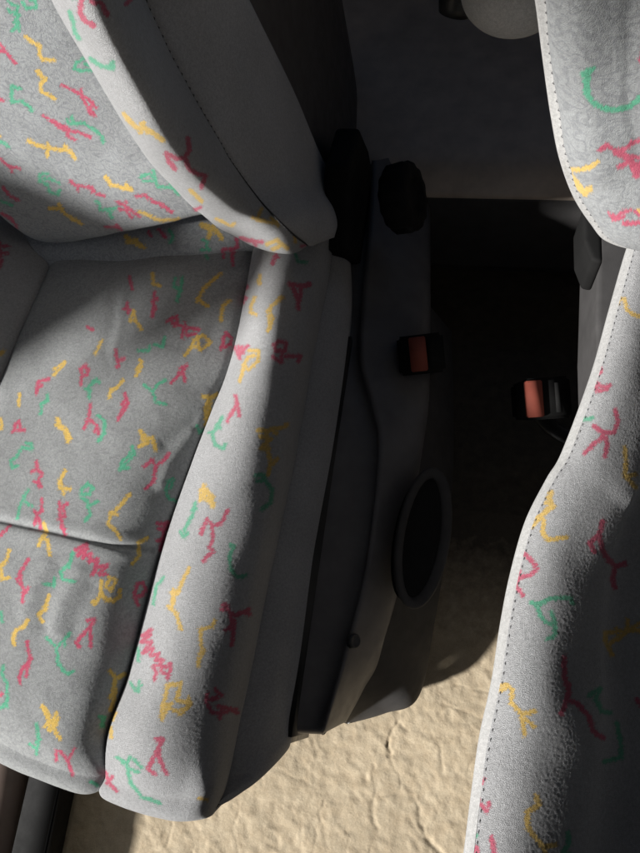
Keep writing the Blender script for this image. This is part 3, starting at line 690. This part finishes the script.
link('seat_bracket', prism([PZ(*p, .07) for p in [(338,720),(352,694),(362,704),(349,724)]], (0, 0, -.02), .001), M['metal'], seatL)
link('seat_frame', rbox((-.29, .178, .12), (.32, .487, .20), (0, 0, 0), .01), M['black'], seatL)
for x in (-.475, ): link('seat_rail', rbox((x, .08, .035), (.045, .80, .05), (0, 0, R_(3)), .004), M['matte'], seatL)  # left rail, matte black; its front end stands in for shaded floor
link('seat_rail', rbox((-.20, .16, .03), (.04, .5, .045), (0, 0, 0), .004), M['black'], seatL)

# ------------------------------------------------------------------ RIGHT SEAT
seatR = empty('car_seat', (.30, .18, 0), 'grey velour seat on the right, showing only its pale stitched left edge', 'car seat')
edge = [(445,980), (455,900), (462,853), (470,790), (478,735), (490,680), (499,622), (509,572), (524,520), (545,478), (561,450), (590,372), (608,308), (624,252), (640,205)]
zR = .45; rs = []; rim = []; und = []
for i, (x, y) in enumerate(edge):
    e = PZ(x, y, zR)
    tang = PZ(*edge[min(i + 3, len(edge) - 1)], zR) - PZ(*edge[max(i - 3, 0)], zR); tang /= np.linalg.norm(tang)
    nrm = .45 * np.array([tang[1], -tang[0], 0]) + .55 * np.array([.95, -.30, 0]); nrm /= np.linalg.norm(nrm)
    s_ = e + nrm * .0065 + (0, 0, .0065)
    k = min(1, max(0, (y - 200) / 500)); wR = .030 + .022 * k
    q = .62 + .62 * k
    rs.append([s_] + [e + nrm * (.0065 + dx * q) + (0, 0, .0065 + dz * q) for dx, dz in ((.010, .005), (.022, .003), (.038, -.007), (.056, -.022), (.080, -.048))] + [e + nrm * .20 + (0, 0, -.08), e + nrm * .34 + (0, 0, -.08)])
    rim.append([e + nrm * .012 + (0, 0, -.02), e + nrm * .002 + (0, 0, -.010), e, e + nrm * .003 + (0, 0, .005), s_])
    und.append([e + nrm * .010 + (0, 0, -.018), e + nrm * .045 + (0, 0, -.035), e + nrm * .08 + (0, 0, -.12), e + nrm * .10 + (0, 0, -.25)])
_, GR = panel('seat_cushion', rs, M['bolster'], seatR, 'rseat', .0008, ('c0',), (.0012, .002), lump=.0007)
panel('piped_edge', rim, M['rim'], seatR, None, .0014, ('c1',), (.0010, .002), label='pale plain cloth edge beside the stitched seam')
link('stitching', stitches(GR, 2, .0026, .0034, .00035), M['thread2'], seatR)
panel('side_panel', und, M['trim2'], seatR, None, .004)
# right backrest
tip = [(500,-150), (520,-70), (533,0), (541,60), (549,115), (558,160), (572,198), (590,226), (606,243), (640,252), (690,250), (760,235), (860,190)]
zt = [.80, .77, .735, .70, .665, .635, .60, .575, .56, .55, .545, .545, .55]
cen = [(640,-150), (640,-70), (640,0), (640,45), (640,80), (645,110), (650,130), (660,150), (670,165), (690,175), (720,180), (770,170), (850,120)]
rb, rrim, rsid = [], [], []
q0, q1 = PZ(533, 0, .735), PZ(606, 243, .56); pn = np.cross(q1 - q0, np.array([1, -.10, 0.0])); pn /= np.linalg.norm(pn); pn *= np.sign(pn.dot(C0 - q0))
for (x, y), z, (cx, cy) in zip(tip, zt, cen):
    a = PZ(x, y, z); dd = ray(cx, cy); c = C0 + dd * (q0 - C0).dot(pn) / dd.dot(pn) + pn * .012
    inn = lambda f: a * (1 - f) + c * f
    d = (c - a); d /= np.linalg.norm(d)
    st = a + d * .0065 + (0, -.002, .003)
    rb.append([st, inn(.25) + pn * .008, inn(.5) + pn * .010, inn(.8) + pn * .004, c, c + (c - a) * .5])
    rrim.append([a + d * .012 + (0, .03, -.02), a + d * .002 + (0, .01, -.008), a, a + d * .004 + (0, -.001, .0025), st])
    rsid.append([a + d * .010 + (0, .02, -.012), a + d * .02 + (0, .08, -.04), a + d * .03 + (0, .14, -.06)])
_, GT = panel('backrest', rb, M['back'], seatR, 'rback', .0011, ('c0',), (.0012, .002), lump=.001)
panel('piped_edge', rrim, M['rim'], seatR, None, .0014, ('c1',), (.0010, .002), label='pale plain cloth edge of the backrest')
link('stitching', stitches(GT, 2, .0026, .0034, .00035), M['thread2'], seatR)
panel('backrest_side', rsid, M['trim2'], seatR, None, .004)
link('side_trim', prism([PZ(*p, .30) for p in [(598,225),(645,215),(660,300),(640,430),(600,430),(596,325)]], (0, 0, -.10), .006), M['skirt'], seatR)
link('hinge_cover', prism([PZ(*p, .40) for p in [(583,205),(602,225),(603,262),(592,260),(584,240)]], (0, 0, -.05), .004), M['matte'], seatR)
link('armrest', lathe([(.041 * sin(a), -.041 * cos(a) * .8) for a in np.linspace(.02, pi / 2, 24)] + [(.041, .09), (.03, .10)], PZ(514, -10, .58), (.12, .55, .83), 64), M['rim'], seatR)
link('armrest_pivot', lathe([(.004,-.02),(.014,-.018),(.016,-.01),(.016,.05)], PZ(460, -10, .55), (.2, .3, .9), 24), M['black'], seatR)
link('seat_frame', rbox((.36, .17, .15), (.34, .46, .22), (0, 0, 0), .01), M['black'], seatR)
link('seat_rail', rbox((.25, .15, .02), (.04, .5, .035), (0, 0, 0), .004), M['black'], seatR)

# ------------------------------------------------------------------ seat belt buckles
def buckle(c, label, rot, stalk_to, w=.050, d=.043, off=-.22):
    b = empty('seat_belt_buckle', tuple(c), label, 'belt buckle', 'seat belt buckles between the seats')
    from mathutils import Euler
    Rm = Euler(rot).to_matrix(); L = lambda v: np.array(Vector(c) + Rm @ Vector(v))
    link('casing', rbox(L((0, 0, -.04)), (w, d, .08), rot, .004, 3, .9), M['matte'], b)
    # thin rim around the top, button and tongue slot inside it
    link('release_button', rbox(L((w * off, 0, .0015)), (w * .36, d * .86, .010), rot, .0012, 3), M['red'], b)
    link('tongue_slot', rbox(L((w * .20, 0, -.0011)), (w * .16, d * .74, .003), rot, .001, 2), M['matte'], b)
    s = L((0, 0, -.075)); e = np.array(stalk_to); pts = [s * (1 - t) + e * t + np.array([0, 0, -.02 * sin(pi * t)]) for t in np.linspace(0, 1, 7)]
    link('stalk', tube(pts, .012, 10, .35), M['black'], b)
    return b
buckle(PZ(421, 354, .21), 'black belt buckle with red button standing beside the left seat trim', (R_(24), R_(-3), R_(10)), (-.09, .40, .05), .057, .049, -.06)
buckle(PZ(549, 398, .17), 'black belt buckle with red button half tucked under the right seat edge', (R_(22), R_(6), R_(12)), (.17, .36, .05), .056, .052, -.34)

# sill and rail by the door
sill = empty('door_sill', (-.60, -.2, 0), 'brown-grey plastic door sill at the bottom left corner beside the seat rail', 'door sill')
link('sill_cover', tube([PZ(0, 700, .03) + (-.03, .25, 0), PZ(10, 745, .03), PZ(-8, 853, .03), PZ(-25, 960, .03)], .030, 24, .9), plastic('brown_plastic', (.16, .12, .10), .38, .2), sill)
link('sill_base', rbox((-.66, -.1, .03), (.12, .9, .06), (0, 0, 0), .01), M['trim'], sill)

# ------------------------------------------------------------------ body shell out of the picture: it shades the cabin
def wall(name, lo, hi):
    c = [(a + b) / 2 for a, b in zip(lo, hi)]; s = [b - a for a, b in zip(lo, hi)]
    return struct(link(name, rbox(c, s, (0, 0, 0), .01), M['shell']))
wall('roof', (-1.10, -1.15, 1.50), (1.05, 1.45, 1.53))
wall('right_body_side', (1.00, -1.08, -.02), (1.04, 1.40, 1.49))
wall('left_body_side', (-1.08, .03, .0), (-1.04, 1.40, 1.49))
wall('left_door', (-1.08, -.17, .0), (-1.04, .02, .88))
wall('sun_blocker', (-1.08, -.285, .82), (-1.04, -.172, .965))  # unseen box added to stop a stray sun patch and dim the cushion rear
wall('rear_body_wall', (-1.05, 1.41, -.02), (1.05, 1.45, .88))
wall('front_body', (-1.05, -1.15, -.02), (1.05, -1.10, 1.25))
wall('door_step', (-1.08, -1.08, -.02), (-1.02, -.18, .25))
wall('ground', (-6, -6, -.30), (6, 6, -.25))
